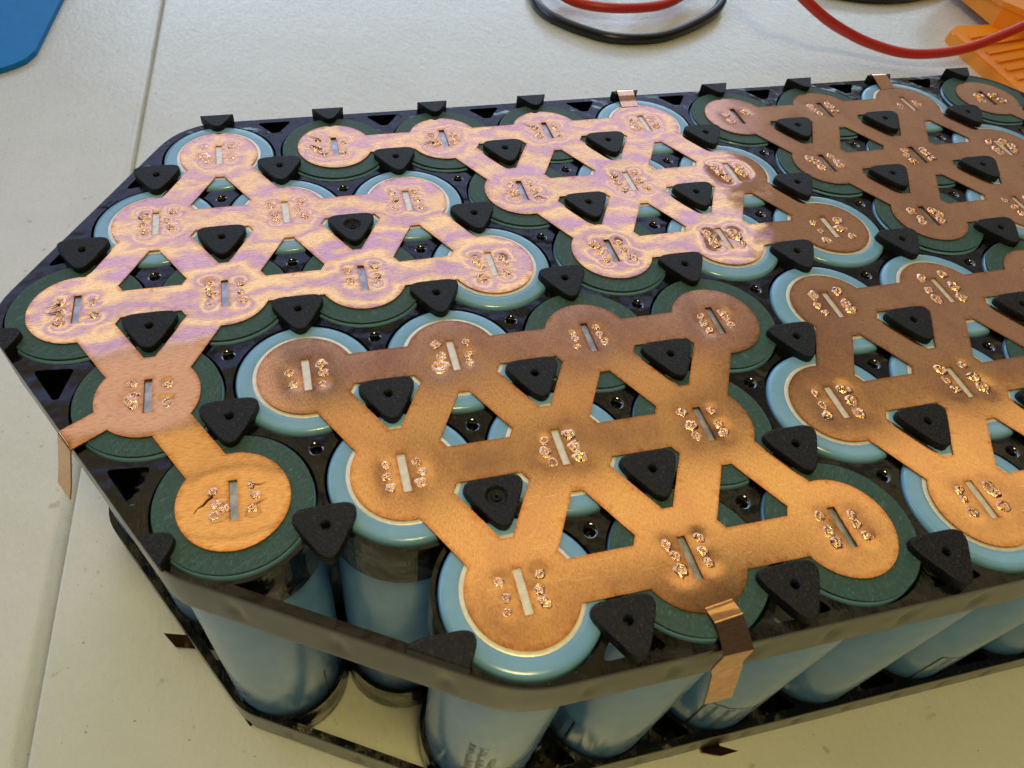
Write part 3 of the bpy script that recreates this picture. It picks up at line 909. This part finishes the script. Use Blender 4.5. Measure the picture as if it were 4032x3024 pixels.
    for a, q, wx, wy, wr in allw:
        hole = (a, q) in HOLES
        o = obj('weld_spot', WELD_HOLE[q % 2] if hole else WELD_MESH[rnd.randrange(10)], plate, (wx-ox, wy-oy, wave(wx, wy, seed)-(.060 if seed < 3 else .03)*math.exp(-((wx-cxy(*a)[0])**2+(wy-cxy(*a)[1])**2)/17.6)-.05), rnd.uniform(0, 6.28))
        s = max(.72, min(wr*1.15, 1.3))
        o.scale = (s*rnd.uniform(.85, 1.1), s*rnd.uniform(.85, 1.1), s*rnd.uniform(.55, 1.0))
    PLATE[root.name] = plate
    return root, (ox, oy)
PLATE = {}
def ribbon(parent, off, L, Rr, material, name='tab', th=.2):
    """folded strip: left and right rails in mm, world coordinates"""
    mb = MB(); n = len(L)
    L = [Vector(p)-Vector((off[0], off[1], 0)) for p in L]; Rr = [Vector(p)-Vector((off[0], off[1], 0)) for p in Rr]
    N = []
    for k in range(n):
        t = ((L[min(k+1, n-1)]-L[max(k-1, 0)])+(Rr[min(k+1, n-1)]-Rr[max(k-1, 0)])).normalized()
        w = (Rr[k]-L[k]).normalized()
        N.append(w.cross(t).normalized())
    for sgn in (1, -1):
        if N[0].z*sgn > 0: break
    N = [v*sgn for v in N]
    m = 5
    top = []; bot = []
    for k in range(n):
        for j in range(m):
            p = L[k].lerp(Rr[k], j/(m-1)); top.append(p); bot.append(p-N[k]*th)
    fs = [(k*m+j, k*m+j+1, (k+1)*m+j+1, (k+1)*m+j) for k in range(n-1) for j in range(m-1)]
    mb.add(top, fs, 0); mb.add(bot, [f[::-1] for f in fs], 0)
    B = [k*m for k in range(n)]+[(n-1)*m+j for j in range(1, m)]+[k*m+m-1 for k in range(n-2, -1, -1)]+[j for j in range(m-2, 0, -1)]
    ring = [top[k] for k in B]+[bot[k] for k in B]; q = len(B)
    mb.add(ring, [(k, (k+1) % q, q+(k+1) % q, q+k) for k in range(q)], 1)
    me = mb.mesh(name, [material, M_CUT], True)
    return obj(name, me, parent)

def link_rows(cells):
    """every pair of lattice neighbours inside the plate is joined"""
    s = set(cells); out = []
    for a in cells:
        for b in neighbours(a).values():
            if b in s and a < b: out.append((a, b))
    return out
PA = [(0, 0), (1, 0), (1, 1), (1, 2), (2, 0), (2, 1), (2, 2), (2, 3), (3, 0), (4, 0)]
rootA, offA = busbar(PA, link_rows(PA), M_COPPER, 'leftmost copper busbar, its tab folded down over the lower left edge', 1, ((3, 0), (210, 1.95, 11.96)))
PB = [(0, 1), (0, 2), (0, 3), (0, 4), (1, 3), (1, 4), (1, 5), (2, 4), (2, 5), (2, 6)]
rootB, offB = busbar(PB, link_rows(PB), M_COPPER, 'bright pinkish copper busbar in the middle of the back edge with a raised tab', 2)
PC = [(0, 5), (0, 6), (0, 7), (1, 6), (1, 7), (1, 8), (2, 7), (2, 8), (2, 9), (3, 8)]
rootC, offC = busbar(PC, link_rows(PC), M_COPPER2, 'dull brown copper busbar at the back right with a tab over the back rim', 3)
PD = [(3, 1), (3, 2), (3, 3), (3, 4), (4, 1), (4, 2), (4, 3), (5, 1), (5, 2), (5, 3)]
rootD, offD = busbar(PD, link_rows(PD), M_COPPER2, 'large golden copper busbar at the front, its tab bent down over the front rim', 4)
PE = [(3, 5), (3, 6), (3, 7), (4, 4), (4, 5), (4, 6), (4, 7), (5, 4), (5, 5), (5, 6)]
rootE, offE = busbar(PE, link_rows(PE), M_COPPER2, 'copper busbar at the front right, cut off by the right side of the picture', 5)
PF = [(0, 8), (1, 9), (2, 10), (3, 9), (4, 8), (5, 7)]
rootF, offF = busbar(PF, link_rows(PF), M_COPPER2, 'copper busbar in the far right corner starting on the last cell of the back row', 6)

# folded tabs
def tab30():
    n, t = (-R3, -.5), (.5, -R3)
    c = cxy(3, 0)
    prof = [(11.96, wave(-21.7, -64.7, 1)), (12.2, -.10), (12.42, -.42), (12.65, -1.1), (13.4, -3.4), (14.4, -6.3), (15.0, -7.9), (15.63, -9.4)]
    L = [(c[0]+n[0]*d-t[0]*1.95, c[1]+n[1]*d-t[1]*1.95, z) for d, z in prof]
    Rr = [(c[0]+n[0]*d+t[0]*1.95, c[1]+n[1]*d+t[1]*1.95, z) for d, z in prof]
    ribbon(rootA, offA, L, Rr, M_COPPER)
tab30()
def tab_back(root, off, x0, x1, mtl, seed):
    prof = [(6.75, .07), (7.6, .12), (9.0, .30), (10.4, .54), (11.6, .70), (12.5, .72), (12.95, .55), (13.1, .1), (13.1, -3), (13.2, -6)]
    L = [(x0-1.95+(x1-x0)*(y-6.7)/7, y, z) for y, z in prof]; Rr = [(x0+1.95+(x1-x0)*(y-6.7)/7, y, z) for y, z in prof]
    ribbon(root, off, L, Rr, mtl)
tab_back(rootB, offB, 89.5, 90.5, M_COPPER, 1)
tab_back(rootC, offC, 157.2, 158.0, M_COPPER2, 2)
Lf = [(55.45, -104.55, .09), (55.5, -105.1, .14), (55.6, -106.5, .50), (55.65, -107.0, .52), (55.55, -108.4, .16), (55.45, -109.8, -.28), (55.42, -110.25, -.52), (55.38, -110.45, -.95), (55.2, -110.5, -3.0), (55.15, -110.65, -4.9), (55.3, -111.0, -5.5), (55.6, -111.9, -9), (56.0, -112.6, -12.6)]
Rf = [(59.3, -104.15, .09), (59.45, -104.7, .14), (59.55, -106.1, .52), (59.55, -106.6, .54), (59.5, -108.3, .14), (59.42, -109.8, -.26), (59.4, -110.25, -.50), (59.37, -110.45, -.9), (59.2, -110.5, -2.4), (59.1, -110.65, -4.0), (59.2, -110.95, -4.6), (59.6, -111.8, -8.5), (59.9, -112.6, -12.5)]
ribbon(rootD, offD, Lf, Rf, M_COPPER)
# whiskers of spatter thrown out of some welds
def whisker(root, off, pts, r):
    mb = MB(); n = len(pts)
    path = spline([(p[0]-off[0], p[1]-off[1], .06+.05*((k*7) % 3)) for k, p in enumerate(pts)], 4)
    rad = [.62*r*(1-.75*k/(len(path)-1))*(1+.4*noise.noise(Vector((k*.9, r*9, 0)))) for k in range(len(path))]
    tube(mb, path, rad, 6)
    obj('spatter_whisker', mb.mesh('spatter_whisker', [M_WHISK], True), PLATE[root.name])
def wl(cell, a): x, y = cxy(*cell); return [(x+p, y+q) for p, q in a]
whisker(rootA, offA, wl((4, 0), [(-2.6, 1.0), (-3.3, .5), (-3.8, -.1), (-4.5, -.5), (-5.0, -1.2)]), .22)
whisker(rootA, offA, wl((2, 0), [(-2.4, 1.6), (-3.4, 1.0), (-4.4, .7)]), .16)
whisker(rootA, offA, wl((2, 0), [(-2.4, -.2), (-3.6, -.5), (-4.6, -.4)]), .20)
whisker(rootA, offA, wl((4, 0), [(2.5, 1.9), (3.5, 1.7), (4.4, 1.9)]), .11)
whisker(rootA, offA, wl((4, 0), [(2.5, -1.2), (3.4, -.9), (4.2, -.6)]), .11)
whisker(rootA, offA, wl((3, 0), [(2.3, -1.6), (3.2, -1.1), (3.8, -1.0)]), .11)
whisker(rootB, offB, wl((0, 1), [(-2.6, 2.2), (-3.8, 3.4), (-5.6, 4.4)]), .15)
whisker(rootB, offB, wl((0, 1), [(-2.6, -1.0), (-4.0, .2), (-5.2, .8)]), .20)
whisker(rootB, offB, wl((0, 2), [(-2.4, -1.4), (-3.6, -1.2), (-4.6, -1.6)]), .20)
whisker(rootB, offB, wl((0, 3), [(-2.6, 1.5), (-3.8, 2.4), (-5.0, 3.6)]), .13)
whisker(rootB, offB, wl((1, 3), [(2.4, -2.2), (3.4, -2.8), (4.2, -3.3)]), .12)

# tabs of the busbars on the underside
def flat_sheet(name, poly, z, mtl, label, cat, group, tilt=(0, 0)):
    mb = MB(); slab(mb, poly, [], -.1, .1, 0, 1)
    g = (sum(p[0] for p in poly)/len(poly), sum(p[1] for p in poly)/len(poly))
    mb.v = [(a-g[0], b-g[1], c+(a-g[0])*tilt[0]+(b-g[1])*tilt[1]) for a, b, c in mb.v]
    o = obj(name, mb.mesh(name, [mtl, M_CUT]), None, (g[0], g[1], z))
    return tag(o, label, cat, group)
flat_sheet('busbar_tab', [(-24.8, -65.6), (-22.5, -68.8), (-14.5, -70.3), (-9.0, -70.8), (-10.5, -67.6), (-17.0, -67.1)], -70.15, M_COPPER2, 'dark copper tab sticking out under the left edge of the lower holder', 'busbar tab', 'copper tabs under the lower holder', (-.30, -.05))
flat_sheet('busbar_tab', [(77.0, -106.0), (76.9, -110.1), (80.2, -111.5), (84.0, -111.4), (80.9, -109.7), (80.9, -106.0)], -70.15, M_COPPER2, 'small pointed copper tab sticking out under the front edge of the lower holder', 'busbar tab', 'copper tabs under the lower holder', (0, -.22))

# ------------------------------------------------------------------ things behind the pack
def pix(u, v, z):
    """point on the height z seen at photo pixel (u, v)"""
    d = [(u-1816.3717)/2892.9993, (v-1465.0)/2892.9993, 1.0]
    w = [sum(CAM_R[k][c]*d[k] for k in range(3)) for c in range(3)]
    s = (z-CAM_C[2])/w[2]
    return (CAM_C[0]+w[0]*s, CAM_C[1]+w[1]*s, z)
def cable(name, pts, rad, mtl, label, group=None):
    mb = MB()
    path = spline(pts, 10)
    c = path[len(path)//2].copy(); c.z = Z_TABLE
    tube(mb, [p-c for p in path], rad, 16)
    o = obj(name, mb.mesh(name, [mtl], True), None, tuple(c))
    return tag(o, label, 'cable', group)
BW = 2.3
zb = Z_TABLE+BW
loop = [pix(u, v, zb+d) for u, v, d in ((2540, -190, 6), (2300, -170, 4), (2110, -80, 1), (2108, 0, 0), (2150, 52, 0), (2225, 92, 0), (2305, 122, 0), (2400, 147, 0), (2507, 154, 0), (2615, 142, 0), (2728, 98, .5), (2812, 46, 1), (2846, -10, 2), (2840, -90, 6), (2740, -180, 12), (2560, -260, 20))]
cable('test_lead', loop, BW, M_BLACKWIRE, 'black silicone cable loop lying on the table at the top middle', 'loose silicone cables behind the pack')
loop = [pix(u, v, zb+d) for u, v, d in ((2450, -170, 9), (2260, -120, 7), (2180, -60, 6), (2235, -6, 5), (2330, 23, 5), (2462, 33, 5), (2600, 21, 5), (2690, -20, 5), (2740, -80, 6), (2680, -160, 9), (2560, -210, 12))]
cable('test_lead', loop, 2.2, M_RED, 'red silicone cable loop inside the black cable loop', 'loose silicone cables behind the pack')
loop = [pix(u, v, z) for u, v, z in ((3030, -220, -30), (3110, -70, -38), (3171, 0, -45), (3258, 78, -52), (3340, 130, -58), (3429, 172, -62), (3554, 208, -64), (3678, 211, -63), (3802, 191, -60), (3927, 146, -56), (4040, 96, -52), (4160, 30, -48), (4300, -60, -46))]
cable('test_lead', loop, 2.15, M_RED, 'red silicone cable arching over the orange bracket at the top right', 'loose silicone cables behind the pack')
loop = [pix(u, v, zb+d) for u, v, d in ((3120, -220, 4), (3230, -60, 1), (3330, -18, 0), (3480, -4, 0), (3620, -18, 0), (3740, -70, 1), (3800, -200, 4))]
cable('test_lead', loop, BW, M_BLACKWIRE, 'black silicone cable just entering the top edge of the picture', 'loose silicone cables behind the pack')

# blue mat
poly = [(-91.5, 173.3), (-86.3, 176.6), (-82.4, 180.6), (-79.6, 187.0), (-74.2, 236.0), (-62, 345), (-330, 352), (-330, 150), (-150, 160), (-110, 166)]
mb = MB(); slab(mb, [(a+90, b-180) for a, b in poly], [], 0, 2.2, 0, 0)
tag(obj('work_mat', mb.mesh('work_mat', [M_MAT]), None, (-90, 180, Z_TABLE+.02)), 'flat blue plastic mat with a rounded corner at the top left', 'mat')

# orange printed bracket
def bracket():
    root = obj('printed_bracket', None, None, (350, 130, Z_TABLE))
    tag(root, 'bright orange 3D-printed plastic bracket with ribbed foot at the top right', 'bracket')
    L = lambda x, y: (x-350, y-130)
    base = round_poly([L(334.9, 159.5), L(331.9, 143.5), L(326.0, 88.0), L(332, 60), L(430, 60), L(430, 140), L(371, 164), L(343, 164.6)], 1.5, 3)
    mb = MB(); slab(mb, base, [], .02, 4.6, 0, 0)
    foot = obj('foot', mb.mesh('foot', [M_ORANGE]), root)
    rm = MB(); box = lambda m, x0, x1, y0, y1, z0, z1, sk=0: m.add([(x0, y0, z0), (x1, y0+sk, z0), (x1, y1+sk, z0), (x0, y1, z0), (x0, y0, z1), (x1, y0+sk, z1), (x1, y1+sk, z1), (x0, y1, z1)], [(0, 3, 2, 1), (4, 5, 6, 7), (0, 1, 5, 4), (1, 2, 6, 5), (2, 3, 7, 6), (3, 0, 4, 7)])
    box(rm, 0, 34, -1.3, 1.3, 0, .9, 5.5)
    RIB = rm.mesh('rib', [M_ORANGE])
    for k in range(8):
        y = 152-7.6*k
        obj('rib', RIB, foot, (340.5-350-.9*k, y-130, 4.6))
    em = MB(); em.add([L(334.0, 155.0)+(4.6,), L(337.0, 155.0)+(4.6,), L(329.6, 88)+(4.6,), L(326.6, 88)+(4.6,), L(334.0, 155.0)+(5.7,), L(337.0, 155.0)+(5.7,), L(329.6, 88)+(5.7,), L(326.6, 88)+(5.7,)], [(0, 1, 2, 3), (7, 6, 5, 4), (0, 4, 5, 1), (1, 5, 6, 2), (2, 6, 7, 3), (3, 7, 4, 0)])
    obj('edge_lip', em.mesh('edge_lip', [M_ORANGE]), foot)
    bm_ = MB(); blk = [L(362.4, 163.0), L(372, 140), L(440, 120), L(440, 260), L(367, 201)]
    slab(bm_, blk, [], 4.7, 13.6, 0, 0)
    obj('upright', bm_.mesh('upright', [M_ORANGE]), root)
    tm = MB(); slab(tm, [L(361.6, 163.6), L(371.4, 139.2), L(442, 118), L(442, 262), L(364, 207)], [], 13.6, 16.2, 0, 0)
    obj('top_plate', tm.mesh('top_plate', [M_ORANGE]), root)
bracket()
